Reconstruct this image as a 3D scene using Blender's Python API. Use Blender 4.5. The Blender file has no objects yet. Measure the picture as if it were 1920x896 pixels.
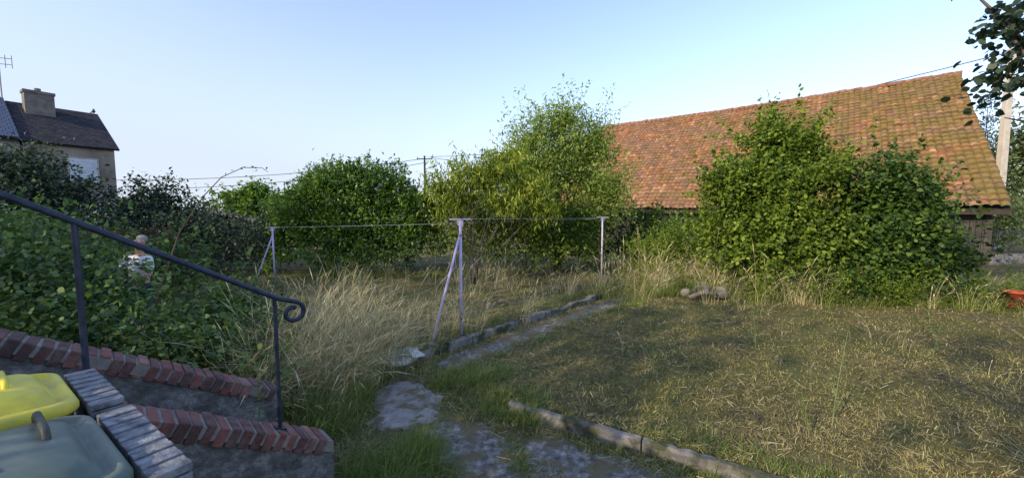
import bpy, math, numpy as np
from mathutils import Vector, Matrix
rad=math.radians
scn=bpy.context.scene
COL=scn.collection
# ---------------------------------------------------------------- helpers
def link(o): COL.objects.link(o); return o
def setp(o,label=None,category=None,kind=None,group=None):
    if label:o["label"]=label
    if category:o["category"]=category
    if kind:o["kind"]=kind
    if group:o["group"]=group
    return o
def thing(name,label,category,loc=(0,0,0),group=None):
    e=bpy.data.objects.new(name,None); e.location=loc; e.empty_display_size=.2
    link(e); return setp(e,label,category,group=group)
def par(o,p):
    o.parent=p
    if p.parent is None: o.matrix_parent_inverse=Matrix.Translation(p.location).inverted()
    return o
def thing_child(name,parent):
    e=bpy.data.objects.new(name,None); link(e); return par(e,parent)
def mk(name,V,F,mat,parent=None,smooth=False,tint=None,mw=None):
    V=np.asarray(V,dtype=np.float32).reshape(-1,3)
    me=bpy.data.meshes.new(name)
    if isinstance(F,np.ndarray):
        m,k=F.shape
        me.vertices.add(len(V)); me.vertices.foreach_set('co',V.ravel())
        me.loops.add(m*k); me.loops.foreach_set('vertex_index',F.astype(np.int32).ravel())
        me.polygons.add(m); me.polygons.foreach_set('loop_start',np.arange(0,m*k,k,dtype=np.int32))
        me.polygons.foreach_set('loop_total',np.full(m,k,dtype=np.int32))
        me.update(calc_edges=True)
    else:
        me.from_pydata([tuple(map(float,v)) for v in V],[],F); me.update()
    if smooth: me.polygons.foreach_set('use_smooth',[True]*len(me.polygons))
    if tint is not None:
        a=me.attributes.new('tint','FLOAT','FACE'); a.data.foreach_set('value',np.asarray(tint,dtype=np.float32))
    me.materials.append(mat)
    o=bpy.data.objects.new(name,me); link(o)
    if mw is not None: o.matrix_world=mw
    if parent: par(o,parent)
    return o
class Geo:
    def __init__(s): s.V=[]; s.F=[]
    def add(s,V,F):
        b=len(s.V); s.V+= [tuple(v) for v in V]; s.F+=[tuple(i+b for i in f) for f in F]
    def box(s,c,ax,ay,az,hx,hy,hz):
        c,ax,ay,az=map(Vector,(c,ax,ay,az)); v=[]
        for k in(-1,1):
            for j in(-1,1):
                for i in(-1,1): v.append(c+ax*hx*i+ay*hy*j+az*hz*k)
        s.add(v,[(0,2,3,1),(4,5,7,6),(0,1,5,4),(2,6,7,3),(0,4,6,2),(1,3,7,5)])
    def tube(s,pts,rs,n=8,cap=True):
        pts=[Vector(p) for p in pts]
        if not hasattr(rs,'__len__'): rs=[rs]*len(pts)
        V=[];F=[];up=None
        for i,p in enumerate(pts):
            d=(pts[min(i+1,len(pts)-1)]-pts[max(i-1,0)]).normalized()
            if up is None: up=Vector((0,0,1)) if abs(d.z)<.9 else Vector((1,0,0))
            a=d.cross(up).normalized(); b=a.cross(d).normalized(); up=b
            for k in range(n):
                t=2*math.pi*k/n; V.append(p+(a*math.cos(t)+b*math.sin(t))*rs[i])
        for i in range(len(pts)-1):
            for k in range(n):
                F.append((i*n+k,i*n+(k+1)%n,(i+1)*n+(k+1)%n,(i+1)*n+k))
        if cap: F.append(tuple(range(n-1,-1,-1))); F.append(tuple((len(pts)-1)*n+k for k in range(n)))
        s.add(V,F)
    def loft(s,rings,cap0=True,cap1=True):
        n=len(rings[0]);V=[p for r in rings for p in r];F=[]
        for i in range(len(rings)-1):
            for k in range(n): F.append((i*n+k,i*n+(k+1)%n,(i+1)*n+(k+1)%n,(i+1)*n+k))
        if cap0:F.append(tuple(range(n-1,-1,-1)))
        if cap1:F.append(tuple((len(rings)-1)*n+k for k in range(n)))
        s.add(V,F)
    def obj(s,name,mat,parent=None,smooth=False,bevel=0,mw=None):
        o=mk(name,s.V,s.F,mat,parent,smooth,mw=mw)
        if bevel:
            m=o.modifiers.new('b','BEVEL'); m.width=bevel; m.segments=2; m.limit_method='ANGLE'
        return o
# ---------------------------------------------------------------- materials
def newmat(name):
    m=bpy.data.materials.new(name); m.use_nodes=True; nt=m.node_tree
    return m,nt,nt.nodes['Principled BSDF']
def ramp(nt,stops,fac):
    r=nt.nodes.new('ShaderNodeValToRGB'); e=r.color_ramp.elements
    while len(e)<len(stops): e.new(.5)
    for i,(p,c) in enumerate(stops): e[i].position=p; e[i].color=(*c,1)
    nt.links.new(fac,r.inputs['Fac']); return r.outputs['Color']
def noise(nt,scale,detail=6,rough=.6,vec=None,out='Fac'):
    n=nt.nodes.new('ShaderNodeTexNoise'); n.inputs['Scale'].default_value=scale
    n.inputs['Detail'].default_value=detail; n.inputs['Roughness'].default_value=rough
    if vec is None: vec=nt.nodes.new('ShaderNodeTexCoord').outputs['Object']
    nt.links.new(vec,n.inputs['Vector']); return n.outputs[out]
def mix(nt,a,b,fac,mode='MIX'):
    n=nt.nodes.new('ShaderNodeMix'); n.data_type='RGBA'; n.blend_type=mode
    for s,v in((n.inputs[6],a),(n.inputs[7],b)):
        if isinstance(v,tuple): s.default_value=(*v,1)
        else: nt.links.new(v,s)
    if isinstance(fac,(int,float)): n.inputs[0].default_value=fac
    else: nt.links.new(fac,n.inputs[0])
    return n.outputs[2]
def mathn(nt,op,a,b=None,c=None):
    n=nt.nodes.new('ShaderNodeMath'); n.operation=op
    for i,v in enumerate((a,b,c)):
        if v is None: continue
        if isinstance(v,(int,float)): n.inputs[i].default_value=v
        else: nt.links.new(v,n.inputs[i])
    return n.outputs[0]
def bump(nt,b,h,strength=.5,dist=.02):
    n=nt.nodes.new('ShaderNodeBump'); n.inputs['Strength'].default_value=strength; n.inputs['Distance'].default_value=dist
    nt.links.new(h,n.inputs['Height']); nt.links.new(n.outputs[0],b.inputs['Normal'])
def surf(name,stops,scale=5,rough=.85,bs=.5,bd=.01,bscale=None,second=None,detail=8,spec=.3,metal=0):
    m,nt,b=newmat(name)
    c=ramp(nt,stops,noise(nt,scale,detail))
    if second:
        f=ramp(nt,[(second[2],(0,0,0)),(second[3],(1,1,1))],noise(nt,second[1],6))
        c=mix(nt,c,second[0],f)
    nt.links.new(c,b.inputs['Base Color']); b.inputs['Roughness'].default_value=rough
    b.inputs['Specular IOR Level'].default_value=spec; b.inputs['Metallic'].default_value=metal
    bump(nt,b,noise(nt,bscale or scale*4,8),bs,bd)
    return m
def leafmat(name,stops,trans=.3,rough=.5,spec=.25):
    m,nt,b=newmat(name); out=nt.nodes['Material Output']
    a=nt.nodes.new('ShaderNodeAttribute'); a.attribute_name='tint'
    c=ramp(nt,stops,a.outputs['Fac'])
    if trans==0:
        d=nt.nodes.new('ShaderNodeBsdfDiffuse'); nt.links.new(c,d.inputs[0]); nt.links.new(d.outputs[0],out.inputs['Surface']); return m
    nt.links.new(c,b.inputs['Base Color']); b.inputs['Roughness'].default_value=rough
    b.inputs['Specular IOR Level'].default_value=spec
    t=nt.nodes.new('ShaderNodeBsdfTranslucent')
    c2=mix(nt,c,(1.1,1.2,.45),1.0,'MULTIPLY'); nt.links.new(c2,t.inputs['Color'])
    s=nt.nodes.new('ShaderNodeMixShader'); s.inputs[0].default_value=trans
    nt.links.new(b.outputs[0],s.inputs[1]); nt.links.new(t.outputs[0],s.inputs[2])
    nt.links.new(s.outputs[0],out.inputs['Surface'])
    return m
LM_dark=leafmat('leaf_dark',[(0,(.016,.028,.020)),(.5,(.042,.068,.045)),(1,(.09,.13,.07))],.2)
LM_bramble=leafmat('leaf_bramble',[(0,(.03,.06,.02)),(.5,(.085,.15,.045)),(1,(.20,.30,.10))],.28)
LM_laurel=leafmat('leaf_laurel',[(0,(.02,.045,.014)),(.5,(.07,.145,.022)),(1,(.21,.34,.04))],.33,.35,.4)
LM_hazel=leafmat('leaf_hazel',[(0,(.035,.065,.014)),(.5,(.12,.19,.026)),(1,(.30,.39,.05))],.38)
LM_fig=leafmat('leaf_broad',[(0,(.018,.042,.013)),(.5,(.055,.11,.022)),(1,(.16,.24,.04))],.3)
LM_peach=leafmat('leaf_peach',[(0,(.07,.11,.015)),(.5,(.22,.30,.04)),(1,(.48,.50,.08))],.42)
LM_ash=leafmat('leaf_ash',[(0,(.08,.13,.03)),(.5,(.22,.31,.065)),(1,(.42,.50,.14))],.42)
LM_far=leafmat('leaf_far',[(0,(.05,.08,.035)),(.5,(.10,.14,.06)),(1,(.19,.23,.09))],.3)
GM_dry=leafmat('dry_grass',[(0,(.15,.13,.055)),(.35,(.30,.26,.125)),(.7,(.52,.46,.25)),(1,(.76,.69,.45))],0)
GM_lawn=leafmat('lawn_blades',[(0,(.06,.095,.022)),(.3,(.15,.16,.05)),(.55,(.27,.235,.09)),(1,(.52,.44,.20))],0)
GM_green=leafmat('green_grass',[(0,(.06,.11,.022)),(.5,(.16,.22,.05)),(.85,(.28,.32,.10)),(1,(.50,.46,.23))],.3,.6,.2)
BARK=surf('bark',[(.3,(.05,.04,.03)),(.7,(.18,.15,.12))],9,.9,.8,.02)
CONC=surf('concrete',[(.3,(.12,.11,.095)),(.7,(.30,.28,.25))],5,.95,.9,.015,30,second=((.06,.065,.035),3.2,.48,.6))
STUCCO=surf('stucco',[(.3,(.07,.07,.07)),(.5,(.17,.165,.16)),(.7,(.36,.35,.34))],11,.95,1,.03,26,second=((.07,.075,.05),3,.5,.7))
MORTAR=surf('mortar',[(.3,(.17,.15,.13)),(.7,(.30,.27,.24))],12,.95,.8,.01)
ASPH=surf('worn_path',[(.34,(.07,.065,.06)),(.5,(.18,.17,.155)),(.66,(.36,.34,.31))],14,.95,1,.02,55,second=((.15,.125,.07),3.1,.46,.56),detail=14)
SLAB=surf('slab',[(.3,(.16,.15,.14)),(.7,(.36,.34,.31))],8,.95,1,.012,40,second=((.14,.12,.07),4.5,.48,.58),detail=12)
METAL=surf('painted_iron',[(.35,(.012,.017,.032)),(.65,(.03,.04,.07))],20,.42,.3,.002,60,spec=.4)
LILAC=surf('lilac_paint',[(.35,(.40,.34,.55)),(.65,(.58,.53,.68))],6,.55,.3,.002,second=((.2,.11,.07),12,.58,.66))
WIRE=surf('cable',[(.3,(.03,.03,.03)),(.7,(.06,.06,.06))],5,.6)
WIREL=surf('pale_wire',[(.3,(.40,.40,.43)),(.7,(.55,.55,.6))],5,.5)
WOOD=surf('weathered_boards',[(.3,(.025,.023,.022)),(.7,(.085,.078,.072))],4,.9,.6,.01,20)
DWOOD=surf('dark_timber',[(.3,(.022,.017,.014)),(.7,(.06,.048,.036))],4,.9,.6,.01,20)
GREYW=surf('silvered_wood',[(.35,(.10,.105,.115)),(.65,(.32,.33,.345))],20,.8,1,.01,70,detail=12)
WHITE=surf('white_board',[(.3,(.55,.54,.52)),(.7,(.76,.75,.73))],6,.7,.3,.004,second=((.28,.23,.18),6,.56,.66))
CARD=surf('rust_board',[(.3,(.16,.10,.06)),(.7,(.32,.21,.14))],6,.9)
def brickm():
    m,nt,b=newmat('red_brick')
    a=nt.nodes.new('ShaderNodeAttribute'); a.attribute_name='tint'
    c=ramp(nt,[(0,(.09,.035,.03)),(.4,(.18,.055,.043)),(.8,(.28,.085,.063)),(1,(.34,.16,.12))],a.outputs['Fac'])
    f=ramp(nt,[(.42,(0,0,0)),(.62,(1,1,1))],noise(nt,13,10,.7))
    c=mix(nt,c,(.20,.155,.135),mathn(nt,'MULTIPLY',f,.6))
    f=ramp(nt,[(.46,(0,0,0)),(.60,(1,1,1))],noise(nt,4,10,.7)); c=mix(nt,c,(.055,.042,.038),mathn(nt,'MULTIPLY',f,.75))
    nt.links.new(c,b.inputs['Base Color']); b.inputs['Roughness'].default_value=.9
    bump(nt,b,noise(nt,50,8),.8,.01); return m
BRICK=brickm()
def plastic(name,col,dirt=(.2,.18,.12),rl=.4):
    m,nt,b=newmat(name)
    f=ramp(nt,[(.45,(0,0,0)),(.75,(1,1,1))],noise(nt,7,8))
    c=mix(nt,col,dirt,mathn(nt,'MULTIPLY',f,.5)); nt.links.new(c,b.inputs['Base Color'])
    r=ramp(nt,[(.3,(rl,rl,rl)),(.7,(rl+.2,rl+.2,rl+.2))],noise(nt,12,5)); nt.links.new(r,b.inputs['Roughness'])
    b.inputs['Specular IOR Level'].default_value=.35
    bump(nt,b,noise(nt,90,4),.08,.002); return m
YEL=plastic('yellow_plastic',(.74,.62,.06)); GRN=plastic('grey_green_plastic',(.10,.135,.11),(.22,.23,.19),.38); DGRN=plastic('dark_green_plastic',(.02,.032,.028))
REDP=plastic('red_plastic',(.45,.07,.04))
# ---------------------------------------------------------------- world / light / camera
w=bpy.data.worlds.new("World"); scn.world=w; w.use_nodes=True; nt=w.node_tree
bg=nt.nodes['Background']; sky=nt.nodes.new('ShaderNodeTexSky'); sky.sky_type='NISHITA'; sky.sun_disc=False
SX,SY,EL=-.75,-.66,25
sky.sun_elevation=rad(EL); sky.sun_rotation=math.atan2(SX,SY)%(2*math.pi)
sky.air_density=1.0; sky.dust_density=.8; sky.ozone_density=1.3
g2=mix(nt,sky.outputs[0],(2.35,2.25,2.5),1.0,'MULTIPLY')
tcw=nt.nodes.new('ShaderNodeTexCoord'); sx=nt.nodes.new('ShaderNodeSeparateXYZ'); nt.links.new(tcw.outputs['Generated'],sx.inputs[0])
hz=mathn(nt,'MULTIPLY_ADD',sx.outputs[0],.18,sx.outputs[2])
hf=ramp(nt,[(0,(.92,.92,.92)),(.12,(.66,.66,.66)),(.30,(.32,.32,.32)),(.6,(.04,.04,.04))],hz)
skc=mix(nt,g2,(4.8,5.4,6.5),hf)
nt.links.new(skc,bg.inputs[0]); bg.inputs[1].default_value=.15
L=bpy.data.lights.new('sun','SUN'); L.energy=5; L.angle=rad(.6); L.color=(1,.83,.57)
lo=bpy.data.objects.new('sun',L); link(lo)
hv=Vector((SX,SY,0)).normalized()*math.cos(rad(EL)); hv.z=math.sin(rad(EL))
lo.rotation_euler=hv.to_track_quat('Z','Y').to_euler(); lo.location=(-20,-18,20)
scn.view_settings.view_transform='Standard'; scn.view_settings.look='None'; scn.view_settings.exposure=0
cam=bpy.data.cameras.new('camera'); co=bpy.data.objects.new('camera',cam); link(co)
cam.sensor_width=36; cam.lens=13.5; cam.clip_start=.05; cam.clip_end=3000
co.location=(0,0,2.3); co.rotation_euler=(rad(90-4.21),0,0); scn.camera=co
# ---------------------------------------------------------------- terrain
def sst(x): x=np.clip(x,0,1); return x*x*(3-2*x)
def gz(x,y):
    x=np.asarray(x,dtype=float); y=np.asarray(y,dtype=float)
    d1=(x-.03)*.502+(y-4.21)*.865
    d2=(x+.97+.3)*.747-(y-5.56+.27)*.665
    z=.11*sst((d1-.02)/.08)*sst((d2-.55)/.5)
    dl=-((x+1.34)*.747-(y-5.89)*.665)
    z=z+.09*sst(dl/.1)*sst((y-5.2)/.8)
    z=z+.018*np.sin(x*1.7+.6*y)*np.cos(y*1.3-.4*x)+.010*np.sin(x*5.1+y*2.3)*np.sin(y*4.7-x)
    return z
def axis(lo,hi,step,far):
    a=np.arange(lo,hi+1e-6,step); g=[];d=step;v=hi
    while v<far: d*=1.35; v+=d; g.append(v)
    g2=[];d=step;v=lo
    while v>-far: d*=1.35; v-=d; g2.append(v)
    return np.concatenate([g2[::-1],a,g])
ax=axis(-12,16,.08,1500); ay=axis(1,15,.08,1500)
X,Y=np.meshgrid(ax,ay); Z=gz(X,Y)
nx,ny=len(ax),len(ay); idx=np.arange(nx*ny).reshape(ny,nx)
F=np.stack([idx[:-1,:-1],idx[:-1,1:],idx[1:,1:],idx[1:,:-1]],-1).reshape(-1,4)
m,nt,b=newmat('garden_ground')
c=ramp(nt,[(.3,(.065,.052,.03)),(.45,(.14,.115,.058)),(.6,(.24,.20,.10)),(.75,(.37,.31,.16))],noise(nt,9,10,.7))
g=ramp(nt,[(.40,(0,0,0)),(.60,(1,1,1))],noise(nt,.9,6))
c=mix(nt,c,(.095,.125,.038),mathn(nt,'MULTIPLY',g,.6))
nt.links.new(c,b.inputs['Base Color']); b.inputs['Roughness'].default_value=1; b.inputs['Specular IOR Level'].default_value=.1
bump(nt,b,noise(nt,30,10,.75),1,.04)
setp(mk('ground',np.stack([X,Y,Z],-1).reshape(-1,3),F,m,smooth=True),kind='structure')
def blobpath(name,pts,width,mat,lift,seed):
    r=np.random.default_rng(seed); P=np.array(pts,float); seg=np.linalg.norm(np.diff(P,axis=0),axis=1); s=np.concatenate([[0],np.cumsum(seg)])
    n=int(s[-1]/.05)+2; t=np.linspace(0,s[-1],n); cx=np.interp(t,s,P[:,0]); cy=np.interp(t,s,P[:,1])
    tx=np.gradient(cx);ty=np.gradient(cy);l=np.hypot(tx,ty);tx/=l;ty/=l
    env=np.clip(np.minimum(t,s[-1]-t)/(width*.5),0,1); env=np.sqrt(1-(1-env)**2)+.02
    def wob(): 
        return 1+.15*np.sin(t*5+r.random()*6)+.09*np.sin(t*13+r.random()*6)+.07*r.normal(size=n)
    wl=width*.5*env*wob(); wr=width*.5*env*wob(); k=9
    V=[]
    for j in range(k):
        q=j/(k-1); off=-wl*(1-q)+wr*q; x=cx-ty*off; y=cy+tx*off
        V.append(np.stack([x,y,gz(x,y)+lift*(1 if 0<j<k-1 else -.5)],-1))
    V=np.stack(V,1).reshape(-1,3); idx=np.arange(n*k).reshape(n,k)
    F=np.stack([idx[:-1,:-1],idx[:-1,1:],idx[1:,1:],idx[1:,:-1]],-1).reshape(-1,4)[:, ::-1]
    return setp(mk(name,V,F,mat,smooth=True),kind='structure')
blobpath('path',[(-1.05,5.45),(0.1,6.8),(3.6,10.7)],.55,ASPH,.012,1)
blobpath('path_slab',[(-1.5,4.95),(-1.25,4.35),(-1.15,3.85)],.78,SLAB,.03,2)
blobpath('path_asphalt',[(-.75,4.0),(-.35,3.45),(.3,2.6)],.75,ASPH,.016,3)
blobpath('path_asphalt_strip',[(.15,3.65),(.9,3.1),(2.4,2.2)],.65,ASPH,.014,4)
PATHS=[((-1.05,5.45),(0.1,6.8),.16),((.1,6.8),(3.6,10.7),.10),((-1.5,4.95),(-1.15,3.85),.32),((-.75,4.0),(-.35,3.45),.25),((-.35,3.45),(.3,2.6),.25),((.15,3.65),(.9,3.1),.16),((.9,3.1),(2.4,2.2),.2)]
def offpath(x,y,seed=0):
    r=np.random.default_rng(len(x)); ok=np.ones(len(x),bool)
    for a,b_,rr_ in PATHS:
        ax_,ay_=a;bx,by=b_;dx,dy=bx-ax_,by-ay_
        t=np.clip(((x-ax_)*dx+(y-ay_)*dy)/(dx*dx+dy*dy),0,1)
        ok&=np.hypot(x-ax_-t*dx,y-ay_-t*dy)>rr_*(.4+1.0*r.random(len(x)))
    return ok
s_=np.array([.695,.719]); q_=np.array([-.719,.695])
def instair(x,y):
    a=(x+1.6)*s_[0]+(y-2.55)*s_[1]; bq=(x+1.6)*q_[0]+(y-2.55)*q_[1]
    return (a<.5)&(bq>-.16)&(bq<1.12)
def inhouse(x,y): return (.6*x+.8*y)<1.3
def edging(name,label,p0,p1,wid,top,segl,mat,seed,jit=.012):
    r=np.random.default_rng(seed); g=Geo(); p0=np.array(p0);p1=np.array(p1);Lh=np.linalg.norm(p1-p0);d=(p1-p0)/Lh;n=np.array([-d[1],d[0]]);t=0
    while t<Lh:
        l=min(segl*(.8+.4*r.random()),Lh-t)
        if l<.08:break
        c=p0+d*(t+l/2)+n*r.normal()*jit; z1=top+r.normal()*jit*.8
        a=r.normal()*.01; dd=Vector((d[0]-n[0]*a,d[1]-n[1]*a,r.normal()*.01)).normalized(); nn=Vector((n[0],n[1],0))
        m_=max(3,int(l/.05)); rings=[]
        for i in range(m_+1):
            q=Vector((c[0],c[1],0))+dd*((i/m_-.5)*(l-.012)); w2=wid/2
            j=lambda:r.normal()*.005
            rings.append([q+nn*(-w2+j())+Vector((0,0,-.08)),q+nn*(-w2+j())+Vector((0,0,z1-.02+j())),q+nn*(-w2+.018)+Vector((0,0,z1+j())),q+nn*(w2-.015)+Vector((0,0,z1+j())),q+nn*(w2+j())+Vector((0,0,z1-.015)),q+nn*(w2)+Vector((0,0,-.08))])
        g.loft(rings); t+=l
    return setp(g.obj(name,mat),label,'kerb')
edging('concrete_kerb','low weathered concrete kerb between path and mown lawn',(-.02,4.24),(3.3,2.31),.085,.15,1.3,CONC,5)
edging('stone_edging','low mossy stone edging beside the narrow garden path',(-1.42,5.80),(3.25,11.0),.12,.14,.5,CONC,6,.02)
# ---------------------------------------------------------------- foliage
def nrm(a): return a/np.maximum(np.linalg.norm(a,axis=-1,keepdims=True),1e-9)
def leafgeo(P,D,N,L_,W_,hexa=False):
    S=nrm(np.cross(D,N)); N=nrm(np.cross(S,D)); L_=L_[:,None]; W_=W_[:,None]
    if hexa:
        V=np.stack([P,P+D*L_*.22+S*W_*.42+N*L_*.03,P+D*L_*.6+S*W_*.44+N*L_*.02,P+D*L_-N*L_*.14,P+D*L_*.6-S*W_*.44+N*L_*.02,P+D*L_*.22-S*W_*.42+N*L_*.03],1); k=6
    else:
        V=np.stack([P,P+D*L_*.42+S*W_*.5+N*L_*.05,P+D*L_-N*L_*.12,P+D*L_*.42-S*W_*.5+N*L_*.05],1); k=4
    n=len(P); return V.reshape(-1,3),np.arange(n*k).reshape(n,k)
def foliage(name,blobs,n,L_,mat,parent=None,seed=0,asp=.5,clump=28,csig=.18,shell=.45,droop=.25,hexa=False,tb=0.0,minz=.03,shoots=0,slen=.7,spread=.6,lumpy=1.0,ctv=.18,jit=.10):
    r=np.random.default_rng(seed+100); B=np.array(blobs,float)
    wt=(B[:,3]*B[:,4]+B[:,4]*B[:,5]+B[:,3]*B[:,5]); wt/=wt.sum(); nc=max(1,n//clump)
    bi=r.choice(len(B),nc,p=wt); d=nrm(r.normal(size=(nc,3))); d[:,2]=np.where(d[:,2]<-.5,-d[:,2],d[:,2])
    ph=r.random((len(B),3))*6
    lump=1+lumpy*(.16*np.sin(d[:,0]*5+ph[bi,0])*np.sin(d[:,1]*5+ph[bi,1])+.13*np.sin(d[:,2]*7+ph[bi,2]))
    rr=(1-shell*r.random(nc)**1.4)*lump*(1+jit*r.normal(size=nc))
    C=B[bi,:3]+d*B[bi,3:6]*rr[:,None]
    ct=r.normal(size=nc)*ctv; cs=csig*(.5+1.0*r.random(nc))
    ci=np.repeat(np.arange(nc),clump); m_=len(ci)
    off=r.normal(size=(m_,3))*cs[ci][:,None]; P=C[ci]+off
    out=d[ci]; tt=ct[ci]
    if shoots:
        si=r.choice(nc,shoots); sd=nrm(d[si]*[.7,.7,.3]+[0,0,.9]+r.normal(size=(shoots,3))*.3); sl=slen*(.3+1.1*r.random(shoots)); k=22
        u=np.tile(np.linspace(.05,1,k),shoots); ii=np.repeat(np.arange(shoots),k)
        SP=C[si][ii]+sd[ii]*(sl[ii]*u)[:,None]+r.normal(size=(shoots*k,3))*.035*spread*(1.3-u)[:,None]
        SP[:,2]-= (u**2)*sl[ii]*.08
        P=np.concatenate([P,SP]); out=np.concatenate([out,nrm(sd[ii]+r.normal(size=(shoots*k,3)))]); tt=np.concatenate([tt,.12+0*u])
        m_=len(P)
    gzv=gz(P[:,0],P[:,1]); ok=P[:,2]>gzv+minz; P=P[ok];out=out[ok];tt=tt[ok];m_=len(P)
    N=nrm(out*.5+np.array([0,0,.55])+r.normal(size=(m_,3))*.5)
    D=nrm(out*.5+r.normal(size=(m_,3))*.7-np.array([0,0,droop]))
    LL=L_*(.5+.9*r.random(m_)); V,F=leafgeo(P,D,N,LL,LL*asp,hexa)
    tint=np.clip(.45+tb+tt+r.normal(size=m_)*.14,0,1)
    return mk(name,V,F,mat,parent,tint=tint)
def limbs(base,targets,r0,seed,name='trunk',parent=None,mat=BARK,wig=.1):
    r=np.random.default_rng(seed); g=Geo(); base=Vector(base)
    for i,t in enumerate(targets):
        t=Vector(t); n=7; pts=[];rs=[]
        st=base+Vector((r.normal()*.04,r.normal()*.04,-.1))
        mid=base.lerp(t,.4); mid.x=base.x*.7+mid.x*.3; mid.y=base.y*.7+mid.y*.3
        for k in range(n):
            u=k/(n-1); p=st*(1-u)**2+mid*2*u*(1-u)+t*u*u
            if 0<k<n-1: p+=Vector((r.normal(),r.normal(),r.normal()))*wig*.3
            pts.append(p); rs.append(r0*(1-.85*u)*(1 if i==0 else .7))
        g.tube(pts,rs,7)
        for q in range(4):
            u=.45+.13*q; p=st*(1-u)**2+mid*2*u*(1-u)+t*u*u; e=p+Vector((r.normal()*.5,r.normal()*.5,.2+abs(r.normal())*.4))
            g.tube([p,p.lerp(e,.5)+Vector((0,0,.05)),e],[r0*.28,r0*.18,.005],5)
    return g.obj(name,mat,parent,True)
def tree(name,label,cat,base,blobs,n,L_,mat,r0=.06,seed=0,stems=None,group=None,**kw):
    t=thing(name,label,cat,base,group)
    tg=stems or [(b_[0],b_[1],b_[2]+b_[5]*.4) for b_ in blobs[:7]]
    limbs(base,tg,r0,seed,parent=t)
    foliage('crown',blobs,n,L_,mat,t,seed,**kw); return t
tree('bramble_bush','shaded green bramble bush growing over the stair wall','bush',(-4.9,4.2,0),
  [(-6.0,4.7,.7,1.1,1.0,1.15),(-4.8,4.1,.35,.9,.8,.85),(-6.9,5.4,.8,1.3,1.2,1.2),(-4.0,4.5,.3,.8,.7,.7)],22000,.07,LM_bramble,.02,1,hexa=True,asp=.72,csig=.17,shoots=160,slen=.5,shell=.6,lumpy=1.5,ctv=.24)
tree('bramble_bush','low leafy bramble spreading beside the brick stair','bush',(-3.5,4.6,0),
  [(-3.6,4.6,.25,.7,.6,.6),(-4.1,5.5,.4,.8,.7,.7),(-3.0,4.2,.15,.45,.4,.4)],9000,.065,LM_bramble,.015,2,hexa=True,asp=.7,csig=.15,shoots=140,slen=.45,shell=.7,lumpy=1.5,ctv=.24)
tree('ivy_bush','dense shaded shrub with broad leaves by the fence','bush',(-9.2,7.6,0),
  [(-9.4,7.4,.8,1.5,1.1,1.0),(-11,8.4,.9,1.6,1.3,1.3),(-8.6,9.2,.8,1.2,.9,.8)],10000,.10,LM_bramble,.03,3,hexa=True,asp=.65,csig=.2,shoots=40)
pts=[(-4.9,4.9,.3),(-4.75,5.1,1.2),(-4.6,5.3,2.0),(-4.4,5.5,2.5),(-4.2,5.6,2.78),(-3.95,5.7,2.93),(-3.7,5.75,2.93),(-3.62,5.76,2.87)]
g=Geo(); ca=thing('rose_cane','long arching rose cane rising above the brambles','plant',(-4.9,4.9,.3))
g.tube(pts,[.010,.009,.008,.007,.006,.005,.004,.003],6); g.obj('stem',surf('cane',[(.3,(.12,.07,.045)),(.7,(.22,.15,.08))],9),ca,True)
r=np.random.default_rng(3); Pq=[]
for i in range(26):
    u=r.random()**.8*6.9; k=int(u); f=u-k; a=np.array(pts[k]);b_=np.array(pts[min(k+1,7)]); Pq.append(a*(1-f)+b_*f+r.normal(size=3)*.02)
Pq=np.array(Pq); n_=len(Pq); V,F=leafgeo(Pq,nrm(r.normal(size=Pq.shape)),nrm(r.normal(size=Pq.shape)+[0,0,1]),np.full(n_,.04),np.full(n_,.025),True)
mk('leaves',V,F,LM_bramble,ca,tint=r.random(n_))
tree('plum_tree','dark dense plum tree in shade near the old house','tree',(-15.5,12,0),
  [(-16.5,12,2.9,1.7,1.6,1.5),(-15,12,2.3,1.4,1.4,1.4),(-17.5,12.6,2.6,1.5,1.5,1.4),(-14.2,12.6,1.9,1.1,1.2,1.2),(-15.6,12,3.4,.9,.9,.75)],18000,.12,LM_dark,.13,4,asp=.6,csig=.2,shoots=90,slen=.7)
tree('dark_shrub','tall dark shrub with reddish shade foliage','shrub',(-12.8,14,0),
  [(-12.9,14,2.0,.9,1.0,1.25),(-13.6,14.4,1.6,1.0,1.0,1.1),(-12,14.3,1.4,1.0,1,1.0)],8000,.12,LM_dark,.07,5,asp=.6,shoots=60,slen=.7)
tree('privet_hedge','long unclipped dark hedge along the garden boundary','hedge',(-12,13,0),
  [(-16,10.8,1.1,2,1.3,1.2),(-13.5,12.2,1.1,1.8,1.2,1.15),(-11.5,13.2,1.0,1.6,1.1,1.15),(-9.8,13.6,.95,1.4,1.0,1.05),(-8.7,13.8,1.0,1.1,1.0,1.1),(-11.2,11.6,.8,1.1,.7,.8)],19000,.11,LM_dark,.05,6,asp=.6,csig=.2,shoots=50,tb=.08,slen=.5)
tree('laurel_hedge','big rounded cherry laurel hedge with sunlit top','hedge',(-5.9,14,0),
  [(-7.7,13.9,1.6,1.0,1.1,1.55),(-6.5,14.1,2.2,1.3,1.2,1.75),(-5.4,14.1,2.2,1.3,1.2,1.7),(-4.3,13.9,1.9,1.2,1.1,1.6),(-3.4,13.7,1.5,.9,1.0,1.4),(-6.8,13.7,1.0,1.6,1.1,1.2),(-5,13.7,1.0,1.6,1.1,1.2)],44000,.14,LM_laurel,.07,7,asp=.40,csig=.15,shell=.22,shoots=420,slen=.36,tb=.07,jit=.05)
tree('vine_tree','sunlit leafy vine spilling over a shed','tree',(-12.6,18.5,0),
  [(-12.9,18.5,2.3,1.1,1.0,.8),(-11.8,18.4,2.1,.9,1,.7),(-12.2,18.6,3.0,.6,.7,.5)],6500,.15,LM_laurel,.06,8,asp=.8,tb=.2,shoots=30)
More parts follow.
